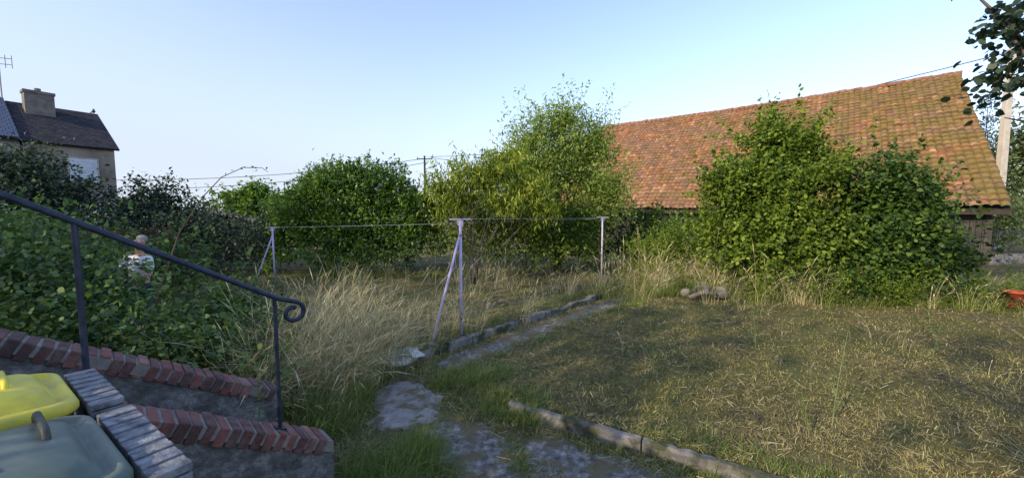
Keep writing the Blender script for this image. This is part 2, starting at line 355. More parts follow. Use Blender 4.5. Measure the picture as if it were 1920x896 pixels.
tree('far_tree','small distant tree showing above the hedge','tree',(-10.5,26,0),
  [(-12.3,25,3.6,1.3,1,1.5),(-10.8,25,3.2,1.4,1.2,1.2),(-9.6,22,3.6,.6,.6,1.0)],3500,.16,LM_far,.08,9,asp=.5,shoots=60,slen=1.0)
tree('ash_tree','tall airy young ash tree in front of the barn','tree',(1.7,14.2,0),
  [(1.0,14,3.3,1.3,1.0,1.3),(2.3,14.2,3.6,1.3,1.0,1.4),(.5,14,4.4,.8,.8,1.0),(3.0,14.4,4.5,.8,.7,1.1),(1.7,14.2,5.0,.9,.8,1.0),(.1,13.7,3.0,.9,.8,1.1),(3.3,14,2.5,1.1,.9,1.1),(1.9,14.2,5.5,.4,.4,.5)],30000,.125,LM_ash,.09,10,asp=.38,csig=.2,clump=18,shell=.75,shoots=380,slen=1.1,tb=.08,spread=2.2,lumpy=1.5)
tree('peach_tree','small peach tree with long yellowing leaves','tree',(-1.2,11.4,0),
  [(-1.1,11.4,3.2,.8,.7,.55),(-.2,11.5,3.5,.65,.6,.5),(-1.6,11.3,2.6,.5,.5,.5),(.5,11.5,2.9,.6,.6,.5),(1.0,11.4,2.2,.45,.45,.35),(-.4,11.3,2.4,.5,.5,.4),(-2.1,11.4,2.9,.4,.4,.4)],8500,.16,LM_peach,.05,11,asp=.22,csig=.17,clump=16,droop=1.3,shell=.8,shoots=70,slen=.7,spread=2,lumpy=1.6,tb=.04,ctv=.22)
tree('green_shrub','leafy green shrub under the fruit tree','shrub',(.6,12.8,0),
  [(.2,12.9,1.2,1.0,.9,1.2),(1.4,13.0,1.4,1.1,.9,1.3),(2.3,13.1,1.1,.9,.8,1.1),(-.9,13.2,1.4,.9,.8,1.4),(-2,13.5,1.7,.9,.8,1.4)],16000,.12,LM_hazel,.04,12,asp=.5,csig=.2,shoots=110)
tree('ivy_hedge','dark ivy hedge hiding the barn wall','hedge',(5,15.5,0),
  [(3.8,15.5,1.1,1.3,.8,1.25),(5.4,15,1.0,1.3,.8,1.15),(7,14.5,1.0,1.3,.8,1.15),(8.8,13.8,1.0,1.4,.8,1.15)],11000,.12,LM_fig,.04,13,asp=.7,csig=.2,shoots=30)
tree('hazel_shrub','big sunlit hazel shrub in front of the barn','shrub',(7.0,10.2,0),
  [(6.3,10.1,2.5,1.05,.9,1.0),(7.3,10.4,3.0,.9,.9,1.15),(5.7,10.0,1.3,.9,.8,.95),(6.8,10.2,3.95,.55,.6,.75),(7.6,10.0,1.4,1.1,.9,1.2),(8.1,10.3,3.3,.6,.7,.6),(6.6,9.8,.8,1.0,.7,.8),(5.6,10.1,2.8,.55,.5,.6),(7.7,10.3,4.0,.35,.4,.45)],34000,.09,LM_hazel,.04,14,hexa=True,asp=.72,csig=.15,shell=.6,shoots=520,slen=.8,lumpy=2.1,ctv=.24,jit=.16,spread=.9,tb=.05)
tree('hornbeam_shrub','dark leafy shrub against the barn corner','shrub',(9.6,9.8,0),
  [(9.2,9.8,2.1,1.0,1.0,1.1),(10.1,10.0,1.9,.9,1.0,1.0),(9.5,9.6,1.0,1.25,.9,1.1),(10.3,9.9,1.0,.75,.9,1.0),(8.8,9.3,.7,1.0,.7,.8),(9.8,9.8,2.75,.5,.6,.6)],26000,.10,LM_fig,.04,15,hexa=True,asp=.72,csig=.16,shell=.6,shoots=360,slen=.75,tb=.0,lumpy=2.0,ctv=.24,jit=.15,spread=.9)
tree('wild_shrub','thin weedy shrub catching light beside the lawn','shrub',(4.6,10.9,0),
  [(4.5,11.0,1.0,.7,.5,.9),(5.2,11.0,.9,.7,.5,.8),(3.9,11.3,.7,.6,.4,.7)],7500,.07,LM_hazel,.015,16,asp=.45,csig=.16,shell=.8,tb=.1,shoots=170,slen=.65)
tree('nettle_clump','loose tall weeds and nettles along the shrub foot','weeds',(6.5,9.2,0),
  [(3.4,10.4,.15,.5,.3,.4),(4.6,9.9,.2,.6,.3,.4),(6,9.2,.2,.7,.3,.4),(7.4,8.9,.2,.7,.3,.45),(9,8.7,.2,.8,.3,.5),(10.6,8.7,.2,.7,.3,.45),(11.8,8.9,.2,.6,.3,.4)],3500,.06,LM_hazel,.008,61,asp=.4,csig=.12,shell=.9,shoots=420,slen=.75,lumpy=1,spread=.9,tb=.05)
tree('poplar_tree','pale green poplar behind the concrete pole','tree',(37,27,0),
  [(38,27,8,2,2,2.0),(36.5,27,5.5,2,2,2.4),(39,28,5,2.6,2,3),(36,26,3,1.5,1.5,1.5)],11000,.26,LM_far,.25,17,asp=.7,csig=.4,shoots=80,slen=1.5,tb=.15,lumpy=1.6)
tree('conifer_tree','dark distant conifer tree behind the barn','tree',(40,33,0),
  [(40,33,4,2,2,4),(40,33,8,1.2,1.2,2.5),(40,33,10.3,.5,.5,1.4)],5000,.25,LM_dark,.2,18,asp=.3,csig=.3)
t=thing('lime_tree','overhanging tree branch with dark round leaves','tree',(8.4,4.2,0))
limbs((8.4,4.2,0),[(8.3,4.4,7),(6.5,4.5,5.2),(5.4,4.5,4.5),(8.9,5.4,6),(7.4,3.6,6)],.13,19,parent=t)
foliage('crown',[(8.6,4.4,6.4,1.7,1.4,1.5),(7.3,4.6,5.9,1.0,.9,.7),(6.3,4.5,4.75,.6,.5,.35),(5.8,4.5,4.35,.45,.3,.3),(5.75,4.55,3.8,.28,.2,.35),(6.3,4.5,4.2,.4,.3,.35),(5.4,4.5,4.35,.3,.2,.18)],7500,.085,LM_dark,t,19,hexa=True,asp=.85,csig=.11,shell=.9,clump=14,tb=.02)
# tree row added out of view to dapple the low sun on the garden
r=np.random.default_rng(90)
for k in range(9):
    q=-15+k*3.9+r.normal()*.4; bx=SX*16+.66*q; by=SY*16-.75*q
    h=12.0+r.normal()*.8; bl=[(bx+r.normal()*.9,by+r.normal()*.9,z_,2.1+.5*r.random(),1.7,1.7) for z_ in np.linspace(3.5,h-1.3,5)]
    tree('added_shade_tree','tall leafy tree added out of view to dapple the sunlight','tree',(bx,by,0),bl,2300,.34,LM_far,.16,91+k,group='row of shade trees added out of view',asp=.55,csig=.6,clump=8,shell=1.0,lumpy=1.0)
tree('added_shade_bush','dense laurel bush added out of view to shade the steps','bush',(-4.3,.2,0),
  [(-4.3,.3,1.9,1.2,1.0,1.3),(-3.7,-.8,1.9,1.1,1.0,1.2),(-5.4,1.2,1.8,1.2,1.0,1.2),(-4.5,0,.9,1.4,1.2,1.0)],5000,.15,LM_laurel,.04,62,asp=.5,csig=.3,shell=.9,shoots=40)  # unseen bush put in to throw soft-edged shade over the stairs
# ---------------------------------------------------------------- grass
def blades(name,x,y,h,w,lean,mat,tint,seed,head=False,T=None,dirb=None,bendp=2.0):
    r=np.random.default_rng(seed); n=len(x); z=gz(x,y)-.005
    a=r.random(n)*2*math.pi if dirb is None else dirb
    lx,ly=np.cos(a)*lean,np.sin(a)*lean
    sa=r.random(n)*math.pi; sx,sy=np.cos(sa),np.sin(sa)
    if T is None: T=[0,.35,.65,.85,1] if not head else [0,.3,.55,.76,.88,1]
    W=[1,.9,.7,.4,.02] if not head else [.6,.45,.35,.3,1.6,.1]
    if len(T)==3: W=[1,.75,.05]
    L_=[]
    for t,ww in zip(T,W):
        bx=x+lx*h*t**bendp; by=y+ly*h*t**bendp; bz=z+h*t*np.sqrt(np.clip(1-(lean*.75*t)**2,.02,1))
        L_.append(np.stack([bx-sx*w*ww/2,by-sy*w*ww/2,bz],-1)); L_.append(np.stack([bx+sx*w*ww/2,by+sy*w*ww/2,bz],-1))
    V=np.stack(L_,1); k=len(T); base=np.arange(n)[:,None]*(2*k)
    F=np.stack([np.stack([base[:,0]+2*i,base[:,0]+2*i+1,base[:,0]+2*i+3,base[:,0]+2*i+2],-1) for i in range(k-1)],1).reshape(-1,4)
    return mk(name,V.reshape(-1,3),F,mat,tint=np.repeat(np.clip(tint,0,1),k-1))
def clear(x,y): return offpath(x,y)&~instair(x,y)&~inhouse(x,y)
def sn(x,y,s,p=0): return .5+.25*(np.sin(x*s+p+1.3*np.sin(y*s*.7+p))+np.sin(y*s*1.3-p+1.1*np.sin(x*s*.8)))
n=200000; r=np.random.default_rng(21)
th=(r.random(n)-.5)*rad(122); rr=2.6*np.exp(r.random(n)*math.log(16/2.6)); x=rr*np.sin(th); y=rr*np.cos(th)
ok=clear(x,y)&(sn(x,y,3.3,4)+.6*r.random(n)>.36); x=x[ok];y=y[ok];rr=rr[ok];n=len(x)
green=sn(x,y,.9)*.5+sn(x,y,2.7,2)*.5
setp(blades('lawn_grass',x,y,(.015+.04*r.random(n)**1.6)*(1+.03*rr),.0026+.0009*rr,.4+1.2*r.random(n),GM_lawn,.47+.2*r.normal(size=n)-.75*(green-.35)*(r.random(n)>.25),22,T=[0,.55,1]),kind='stuff')
n=50000; th=(r.random(n)-.5)*rad(120); rr=2.7*np.exp(r.random(n)*math.log(14/2.7)); x=rr*np.sin(th); y=rr*np.cos(th)
ok=clear(x,y)&((sn(x,y,1.9,1)*.6+.4*sn(x,y,5.1,3)+.5*r.random(n)>.6)); x=x[ok];y=y[ok];rr=rr[ok];n=len(x)
a=r.random(n)*math.pi*2; l=(.03+.12*r.random(n)**2); z=gz(x,y)+.010+.025*r.random(n)
dx,dy=np.cos(a)*l/2,np.sin(a)*l/2; ww=(.0008+.00035*rr); sx,sy=-np.sin(a)*ww,np.cos(a)*ww; tz=r.normal(size=n)*.014
V=np.stack([np.stack([x-dx-sx,y-dy-sy,z-tz],-1),np.stack([x+dx-sx,y+dy-sy,z+tz],-1),np.stack([x+dx+sx,y+dy+sy,z+tz+.002],-1),np.stack([x-dx+sx,y-dy+sy,z-tz+.002],-1)],1)
setp(mk('cut_hay',V.reshape(-1,3),np.arange(n*4).reshape(n,4),GM_dry,tint=np.clip(.25+.2*r.normal(size=n),0,1)),kind='stuff')
def tall(name,zones,mat,hm,hs,lean,tm,seed,head=True,wf=.004,cl=22,cs=.07,wind=(.5,.1)):
    r=np.random.default_rng(seed); A=[[] for _ in range(5)]
    for (pl,n,sig,hf) in zones:
        P=np.array(pl,float); seg=np.linalg.norm(np.diff(P,axis=0),axis=1); s=np.concatenate([[0],np.cumsum(seg)]); nc=max(3,n//cl); t=r.random(nc)*s[-1]
        cx=np.interp(t,s,P[:,0])+r.normal(size=nc)*sig; cy=np.interp(t,s,P[:,1])+r.normal(size=nc)*sig; ch=.45+.8*r.random(nc)
        i=r.integers(0,nc,n); far=1+2.5*sig*(r.random(n)>.5); ox=r.normal(size=n)*cs*far; oy=r.normal(size=n)*cs*far; x=cx[i]+ox;y=cy[i]+oy; ok=clear(x,y)
        ang=np.arctan2(oy+wind[1]*.08+r.normal(size=n)*.07,ox+wind[0]*.08+r.normal(size=n)*.07)
        for k,v_ in enumerate((x[ok],y[ok],(hf*ch[i])[ok],ang[ok],(r.normal(size=nc)[i]*.1)[ok])): A[k].append(v_)
    x,y,hf,ang,ctt=[np.concatenate(v_) for v_ in A]; n=len(x)
    h=np.clip(hm+hs*r.normal(size=n),.08,None)*hf; rr=np.hypot(x,y)
    return setp(blades(name,x,y,h,wf+.0005*rr,lean*(.2+1.3*r.random(n)),mat,tm+ctt+.2*r.normal(size=n),seed,head=head,dirb=ang),kind='stuff')
tall('tall_dry_grass',[([(-3.0,4.6),(-2.1,5.5)],3400,.42,1.15),([(-3.9,6.4),(-2.2,6.2)],1300,.35,1.1),([(-2.2,4.3),(-2.0,5.2)],600,.2,.9),([(-1.5,6.1),(3.0,11.2)],450,.2,.8),([(2.6,10.2),(7.0,9.3)],1300,.35,1.15),([(3.2,11.3),(4.8,10.2)],800,.35,1.4),([(7,9),(13,8.7)],650,.3,.8),
   ([(-6.5,12.2),(0,12.3)],450,.35,.9),([(-.9,6.7),(-1.2,7.4)],130,.25,1.1),([(-6.0,4.5),(-3.2,3.6)],500,.3,1.6),([(-4.0,3.25),(-2.7,4.0)],800,.18,1.35),([(1.5,7.5),(9,6.5)],60,1.0,.45),([(1.0,5.5),(7,4.5)],40,.8,.4),([(-.9,10.8),(1.5,11.2)],300,.5,1.0),([(-6.5,9),(-1.5,9.5)],120,.9,.5),([(6.8,10.3),(9.5,9.0)],400,.3,1.2)],GM_dry,.72,.20,.75,.63,31,wf=.0026)
tall('green_grass',[([(-1.3,2.95),(-.75,3.3)],3200,.22,.9),([(-1.95,3.6),(-1.8,4.6)],1300,.15,1),([(-.3,4.35),(.2,4.1)],1200,.16,.7),([(-.9,5.0),(-.3,4.7)],1100,.2,.7),([(.1,3.0),(-.05,3.5)],500,.06,.6),([(1.3,3.6),(3.2,2.5)],1200,.12,.4),([(2.4,10.3),(6.9,9.3)],2600,.35,1.6),([(6.9,9.2),(13.5,8.7)],3600,.35,1.5),
   ([(-1.0,5.25),(3.6,10.3)],2200,.17,.4),([(-1.5,6.1),(3.2,11.3)],1100,.15,.7),([(-2.6,4.1),(-1.8,5.6)],1500,.25,1.3),([(-3.3,4.6),(-2.2,5.8)],1800,.4,2.0),([(-7,12.6),(0,12.8)],2400,.25,1),([(.5,3.75),(2.5,2.55)],900,.07,.35)],GM_green,.26,.08,.9,.50,32,head=False,wf=.0035,cs=.05)
# ---------------------------------------------------------------- staircase
ST=thing('brick_staircase','short outdoor staircase with red brick coping walls','staircase',(-1.9,3.0,0))
SL=.57
def coping(bq,t0,t1,z0off,seed):
    r=np.random.default_rng(seed); g=Geo(); tints=[]; d=Vector((s_[0],s_[1],-SL)).normalized(); n=Vector((q_[0],q_[1],0)); up=n.cross(d).normalized()
    if up.z<0: up=-up
    t=t0
    while t<t1:
        c=Vector((-1.6+s_[0]*t+q_[0]*bq,2.55+s_[1]*t+q_[1]*bq,.81-SL*t+z0off))
        bd=(d+up*r.normal()*.04+n*r.normal()*.02).normalized(); nn=(n-bd*n.dot(bd)).normalized(); b_up=nn.cross(bd).normalized(); b_up=b_up if b_up.z>0 else -b_up
        g.box(c-up*(.052+r.random()*.014)+n*r.normal()*.006,bd,nn,b_up,.0285,.115,.055)
        tints+= [float(np.clip(.5+r.normal()*.28,0,1))]*6; t+=.0715*math.cos(math.atan(SL))
    o=mk('coping',g.V,g.F,BRICK,ST); a=o.data.attributes.new('tint','FLOAT','FACE'); a.data.foreach_set('value',tints)
    m_=o.modifiers.new('b','BEVEL'); m_.width=.008; m_.segments=2
    def prof(t,zo): return .81-SL*t+z0off+zo
    for (mat,w_,zt,zb,nm) in((MORTAR,.107,-.016,-.1,'mortar_bed'),(STUCCO,.095,-.095,None,'flank_wall')):
        g=Geo(); rings=[]
        for t in np.arange(t0-.03,t1+.02,.08):
            c=lambda side,z:Vector((-1.6+s_[0]*t+q_[0]*(bq+side),2.55+s_[1]*t+q_[1]*(bq+side),z))
            zt_=prof(t,zt); zb_=-.1 if zb is None else prof(t,zb)
            rings.append([c(-w_,zb_),c(-w_,zt_),c(w_,zt_),c(w_,zb_)])
        g.loft(rings); g.obj(nm,mat,ST)
coping(0,-2.3,.30,0,41); coping(.98,-2.3,.22,.03,42)
g=Geo()
for i in range(11):
    t=.30-.27*i; z=.48+.155*i-.16
    c=Vector((-1.6+s_[0]*(t-.135)+q_[0]*.49,2.55+s_[1]*(t-.135)+q_[1]*.49,z/2-.05)); g.box(c,(s_[0],s_[1],0),(q_[0],q_[1],0),(0,0,1),.15,.39,z/2+.05)
g.obj('steps',CONC,ST,bevel=.01)
HR=thing('handrail','dark blue painted iron handrail with curled end','handrail',(-2.2,1.93,1.3))
def rp(t,z): return Vector((-1.6+s_[0]*t,2.55+s_[1]*t,z))
zr=lambda t:1.72-.608*t
g=Geo(); pts=[rp(t,zr(t)) for t in np.linspace(-2.6,.02,12)]
d=Vector((s_[0],s_[1],0))
cc=rp(.11,1.595)
for a in np.linspace(80,-300,30):
    rad_=.075*(1-.55*(80-a)/380); pts.append(cc+d*math.cos(rad(a))*rad_*1.0+Vector((0,0,math.sin(rad(a))*rad_)))
g.tube(pts,[.017]*12+[.015]*30,10); g.obj('rail',METAL,HR,True)
for t,zb in((-.863,1.27),(0,.78)):
    g=Geo(); g.tube([rp(t,zb),rp(t,zr(t))],.0135,8); g.box(rp(t,zb+.026),(s_[0],s_[1],-.4),(q_[0],q_[1],0),(.3,.3,1),.03,.03,.006); g.obj('post',METAL,HR)
# ---------------------------------------------------------------- bins
ub=Vector((.83,-.55,0)).normalized(); vb=Vector((.55,.83,0)).normalized(); BZ=.63
def rrect(c,hx,hy,z,rr_=.06,n=6,dz=None):
    out=[]; c3=Vector((c[0],c[1],0))
    for (sx,sy,a0) in((1,1,0),(-1,1,90),(-1,-1,180),(1,-1,270)):
        for k in range(n):
            a=rad(a0+90*k/(n-1)); px=sx*(hx-rr_)+sx*rr_*abs(math.cos(a)) ; py=sy*(hy-rr_)+sy*rr_*abs(math.sin(a))
            out.append(c3+ub*px+vb*py+Vector((0,0,z+(dz(px,py) if dz else 0))))
    return out
def bin_(label,c,lidmat,seed,sc,ho):
    b_=thing('wheelie_bin',label,'bin',(c[0],c[1],BZ),'household wheelie bins by the steps'); g=Geo()
    z0=BZ; R_=lambda hx,hy,z,rr_=.06,dz=None:rrect(c,hx*sc,hy,z,rr_,dz=dz)
    g.loft([R_(.17,.19,z0+.03),R_(.22,.24,z0+.93),R_(.235,.255,z0+.93),R_(.235,.255,z0+.97)]); g.obj('body',DGRN,b_,bevel=.004)
    g=Geo(); dz=lambda x,y:.012*(1-(y/.27)**2)-.015*(y/.27)
    g.loft([R_(.245,.265,z0+.955,.07),R_(.25,.27,z0+.965,.07),R_(.25,.27,z0+.995,.07,dz),R_(.243,.263,z0+1.008,.07,dz),R_(.225,.245,z0+1.012,.06,dz),R_(.216,.236,z0+.996,.05,dz),R_(.20,.22,z0+.998,.05,dz),R_(.185,.205,z0+1.022,.05,dz),R_(.165,.185,z0+1.038,.05,dz),R_(.08,.09,z0+1.046,.03,dz)])
    g.obj('lid',lidmat,b_,True,bevel=0)
    g=Geo(); pc=Vector((c[0],c[1],z0+1.035)); hc_=pc+ub*ho[0]+vb*ho[1]
    pts=[hc_+ub*-.10-Vector((0,0,.02)),hc_+ub*-.095+Vector((0,0,.012)),hc_+ub*-.075+Vector((0,0,.026)),hc_+ub*.075+Vector((0,0,.026)),hc_+ub*.095+Vector((0,0,.012)),hc_+ub*.10-Vector((0,0,.02))]
    g.tube(pts,.0095,8); g.obj('handle',lidmat if seed==1 else DGRN,b_,True)
    for q in(.06,.02,-.06):
        g=Geo(); g.box(pc+vb*q+ub*.06+Vector((0,0,.014)),ub,vb,(0,0,1),.06,.006,.006); g.obj('lid_rib',lidmat,b_,bevel=.003)
    for s in(-1,1):
        g=Geo(); q=Vector((c[0],c[1],z0+.1))-vb*.2+ub*s*.2; g.tube([q-ub*.025,q+ub*.025],.1,16); g.obj('wheel',DGRN,b_)
BC=((-1.88,1.23),(-1.35,.88))
bin_('wheelie bin with a scuffed bright yellow lid',BC[0],YEL,1,1.0,(-.06,.12))
bin_('wheelie bin with a grey-green dusty lid',BC[1],GRN,2,1.15,(-.12,.15))
for k,cc in enumerate(BC):
    q=Vector((cc[0],cc[1],0))+vb*.33; hw=(.25,.30)[k]
    g=Geo()
    for i in range(16):
        g.box(q+Vector((0,0,BZ+.955+.004*(i%2)))+ub*(-hw+2*hw*(i+.5)/16),ub,vb,(0,0,1),hw/19,.045,.012)
    g.box(q+Vector((0,0,BZ+.933)),ub,vb,(0,0,1),hw,.043,.009)
    g.box(q+Vector((0,0,BZ+.46)),ub,vb,(0,0,1),hw-.01,.025,.463)
    setp(g.obj('timber_screen',GREYW,bevel=.003),'silvered ribbed timber screen beside the wheelie bins','screen',group='timber screens beside the bins')
g=Geo(); g.box((-1.32,-.42,.31),(.8,-.6,0),(.6,.8,0),(0,0,1),5,1.0,.315); setp(g.obj('terrace',CONC),kind='structure')
# ---------------------------------------------------------------- barn
u=Vector((-.77,.638,0)).normalized(); v=Vector((.638,.77,0)).normalized(); E=Vector((18.0,13.8,0)); BL=20.8; HWID=9.6; ZE=2.42; ZR=9.65
BN=thing('barn','old timber barn with long mossy red tile roof','barn',tuple(E+u*10+v*9))
slope=math.atan2(ZR-ZE,HWID); SLn=math.hypot(ZR-ZE,HWID); TW,TH=.25,.36
m,nt,b=newmat('clay_tiles'); tc=nt.nodes.new('ShaderNodeTexCoord').outputs['Object']
vm=nt.nodes.new('ShaderNodeVectorMath'); vm.operation='MULTIPLY'; vm.inputs[1].default_value=(1/TW,1/TH,0); nt.links.new(tc,vm.inputs[0])
vf=nt.nodes.new('ShaderNodeVectorMath'); vf.operation='FLOOR'; nt.links.new(vm.outputs[0],vf.inputs[0])
wn=nt.nodes.new('ShaderNodeTexWhiteNoise'); wn.noise_dimensions='2D'; nt.links.new(vf.outputs[0],wn.inputs['Vector'])
c=ramp(nt,[(0,(.15,.07,.04)),(.25,(.27,.115,.055)),(.6,(.36,.15,.068)),(.85,(.42,.19,.09)),(1,(.48,.29,.17))],wn.outputs['Value'])
f=ramp(nt,[(.40,(0,0,0)),(.58,(1,1,1))],noise(nt,.6,10,.7,tc)); c=mix(nt,c,(.20,.14,.10),mathn(nt,'MULTIPLY',f,.65))
sp=nt.nodes.new('ShaderNodeSeparateXYZ'); nt.links.new(tc,sp.inputs[0])
gx=mathn(nt,'MULTIPLY_ADD',sp.outputs[0],.006,-.055); ms=mathn(nt,'ADD',noise(nt,1.1,14,.82,tc),gx)
f=ramp(nt,[(.50,(0,0,0)),(.57,(1,1,1))],ms); c=mix(nt,c,(.17,.135,.025),mathn(nt,'MULTIPLY',f,.8))
f=ramp(nt,[(.53,(0,0,0)),(.64,(1,1,1))],noise(nt,5,12,.8,tc)); c=mix(nt,c,(.05,.035,.022),mathn(nt,'MULTIPLY',f,.75))
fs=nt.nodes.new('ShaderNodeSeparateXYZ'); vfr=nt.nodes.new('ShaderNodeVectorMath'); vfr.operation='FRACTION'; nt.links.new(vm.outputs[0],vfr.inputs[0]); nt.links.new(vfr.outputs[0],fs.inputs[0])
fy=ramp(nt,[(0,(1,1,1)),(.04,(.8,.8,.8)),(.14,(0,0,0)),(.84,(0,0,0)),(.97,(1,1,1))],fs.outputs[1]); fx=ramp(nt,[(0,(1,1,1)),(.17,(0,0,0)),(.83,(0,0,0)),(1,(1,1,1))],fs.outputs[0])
gap_shade=mathn(nt,'MAXIMUM',fy,fx); gv=ramp(nt,[(.3,(.15,.15,.15)),(.65,(.8,.8,.8))],noise(nt,1.8,8,.7,tc)); c=mix(nt,c,(.04,.026,.016),mathn(nt,'MULTIPLY',gap_shade,gv))  # shade of tile gaps and troughs painted into the colour to bring out relief
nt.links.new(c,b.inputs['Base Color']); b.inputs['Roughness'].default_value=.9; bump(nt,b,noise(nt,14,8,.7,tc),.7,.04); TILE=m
def roofslab(name,org,xa,up,width,length,mat,parent,tw=TW,th_=TH,amp=.07,sag=.18,seed=1):
    r=np.random.default_rng(seed); ncol=int(width/tw); nrow=int(length/th_); k=6
    xs=np.linspace(0,ncol*tw,ncol*k+1); prof=amp*np.abs(np.sin(np.pi*xs/tw))**.8
    ys=[];zo=[]
    for i in range(nrow): ys+= [i*th_,(i+1)*th_-.002]; zo+=[.07,.0]
    ys=np.array(ys);zo=np.array(zo); X,Y=np.meshgrid(xs,ys)
    jit=np.repeat(np.repeat(r.normal(size=(nrow,ncol))*.02,2,0),k,1); jit=np.concatenate([jit,jit[:,-1:]],1)
    Z=prof[None,:]+zo[:,None]+jit-sag*np.sin(np.pi*X/width)*(.4+.6*Y/length)+.06*np.sin(X*.9+1)*np.sin(Y*.6)
    idx=np.arange(X.size).reshape(X.shape); F=np.stack([idx[:-1,:-1],idx[:-1,1:],idx[1:,1:],idx[1:,:-1]],-1).reshape(-1,4)
    nn=xa.cross(up).normalized(); mw=Matrix(((xa.x,up.x,nn.x,org.x),(xa.y,up.y,nn.y,org.y),(xa.z,up.z,nn.z,org.z),(0,0,0,1)))
    return mk(name,np.stack([X,Y,Z],-1).reshape(-1,3),F,mat,parent,mw=mw)
upF=(v*math.cos(slope)+Vector((0,0,math.sin(slope)))); upB=(-v*math.cos(slope)+Vector((0,0,math.sin(slope))))
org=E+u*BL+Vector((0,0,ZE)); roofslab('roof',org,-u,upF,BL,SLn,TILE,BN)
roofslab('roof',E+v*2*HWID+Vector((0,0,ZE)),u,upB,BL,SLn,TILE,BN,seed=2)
for s,vv in((1,0),(-1,2*HWID)):
    g=Geo(); A=E+v*vv; rg=[]
    for q in(.05,BL-.05): 
        p0=A+u*q+Vector((0,0,ZE-.2)); p1=E+v*HWID+u*q+Vector((0,0,ZR-.28)); rg.append([p0,p1,p1-Vector((0,0,.12)),p0-Vector((0,0,.06))])
    g.loft(rg); g.obj('roof_underside',DWOOD,BN)
r=np.random.default_rng(9); g=Geo(); q=0
while q<BL-.1:
    sg=-.16*math.sin(math.pi*q/BL); c0=E+v*HWID+u*q+Vector((0,0,ZR+.0+sg+r.normal()*.014)); g.tube([c0,c0+u*.37+Vector((0,0,.02))],[.15,.12],8); q+=.36
RIDG=surf('ridge_clay',[(.3,(.16,.075,.045)),(.7,(.32,.17,.11))],4,.9)
g.obj('ridge_tiles',RIDG,BN,True)
r=np.random.default_rng(10)
def boards(g,p0,dirv,L_,zb,topf,wd=.16):
    n=int(L_/wd); nv=Vector((dirv.y,-dirv.x,0))
    for i in range(n):
        q=(i+.5)*wd; zt=topf(q); c=p0+dirv*q+nv*r.normal()*.012; g.box(c+Vector((0,0,(zt+zb)/2)),dirv,nv,(0,0,1),wd/2-.006,.014,(zt-zb)/2)
g=Geo(); boards(g,E+u*.45+v*.5,u,BL-.9,-.05,lambda q:ZE+.12); g.obj('front_wall',WOOD,BN)
topf=lambda q:ZE+.1+(ZR-ZE-.3)*(1-abs((q+.5)-HWID)/HWID)
for uu in(.45,BL-.45): g=Geo(); boards(g,E+u*uu+v*.53,v,2*HWID-1,-.05,topf); g.obj('gable_wall',WOOD,BN)
g=Geo(); g.box(E+u*.46+v*.51+Vector((0,0,1.2)),u,v,(0,0,1),.09,.09,1.25); g.obj('corner_post',WOOD,BN)
# ---------------------------------------------------------------- clothes posts
def cpost(label,base,top,foot,bar,r_=.026):
    t=thing('clothes_post',label,'clothes post',base,'lilac clothes line posts'); B=Vector(base); T_=Vector((base[0],base[1],top)); bd=Vector(bar)
    g=Geo(); g.tube([B-Vector((0,0,.05)),T_],r_,10); g.obj('pole',LILAC,t,True)
    g=Geo(); g.box(T_+Vector((0,0,.012)),bd,(-bd.y,bd.x,0),(0,0,1),.19,.03,.012); g.box(T_-Vector((0,0,.05)),bd,(-bd.y,bd.x,0),(0,0,1),.05,.02,.05); g.obj('crossbar',LILAC,t,bevel=.004)
    if foot: g=Geo(); g.tube([Vector(foot)-Vector((0,0,.05)),T_-Vector((0,0,.22))],r_*.85,10); g.obj('brace',LILAC,t,True)
bd=(.99,.14,0)
cpost('lilac metal clothes post with slanted brace beside the path',(-.89,6.62,.03),2.14,(-1.36,6.2,.03),bd)
cpost('far lilac clothes post with brace in front of the hedge',(-7.3,11.7,0),1.78,(-7.85,11.5,0),bd)
cpost('upright clothes post among tall grass near the barn',(2.85,12.1,0),2.08,None,bd)
def line(name,label,a,b_,sag,rad_,mat,cat='wire'):
    a=Vector(a);b_=Vector(b_);g=Geo();g.tube([a.lerp(b_,k/16)-Vector((0,0,4*sag*(k/16)*(1-k/16))) for k in range(17)],rad_,5); setp(g.obj(name,mat,smooth=True),label,cat)
line('clothes_line','thin pale clothes line between the posts',(-7.3,11.7,1.79),(2.85,12.1,2.06),.03,.004,WIREL)
line('clothes_line','thin pale clothes line between the posts',(-.89,6.62,2.16),(2.85,12.1,2.09),.02,.0025,WIREL)
# ---------------------------------------------------------------- old neighbouring house
hu=Vector((-.527,-.85,0)).normalized(); hv_=Vector((-.85,.527,0)).normalized(); A=Vector((-25.4,25,0))
def slate(name,c1,c2,dirt):
    m,nt,b=newmat(name); tc=nt.nodes.new('ShaderNodeTexCoord').outputs['Object']
    bk=nt.nodes.new('ShaderNodeTexBrick'); bk.inputs['Scale'].default_value=1; bk.inputs['Brick Width'].default_value=.25; bk.inputs['Row Height'].default_value=.22; bk.inputs['Mortar Size'].default_value=.018
    bk.inputs['Color1'].default_value=(*c1,1); bk.inputs['Color2'].default_value=(*c2,1); bk.inputs['Mortar'].default_value=(.01,.01,.012,1); nt.links.new(tc,bk.inputs['Vector'])
    f=ramp(nt,[(.45,(0,0,0)),(.65,(1,1,1))],noise(nt,1.5,8,.7,tc)); c=mix(nt,bk.outputs['Color'],dirt,mathn(nt,'MULTIPLY',f,.6))
    nt.links.new(c,b.inputs['Base Color']); b.inputs['Roughness'].default_value=.85; b.inputs['Specular IOR Level'].default_value=.2; bump(nt,b,bk.outputs['Fac'],.6,.02); return m
SL1=slate('old_slates',(.018,.018,.023),(.05,.048,.057),(.045,.042,.048)); SL2=slate('blue_slates',(.07,.10,.17),(.09,.125,.20),(.08,.10,.14))
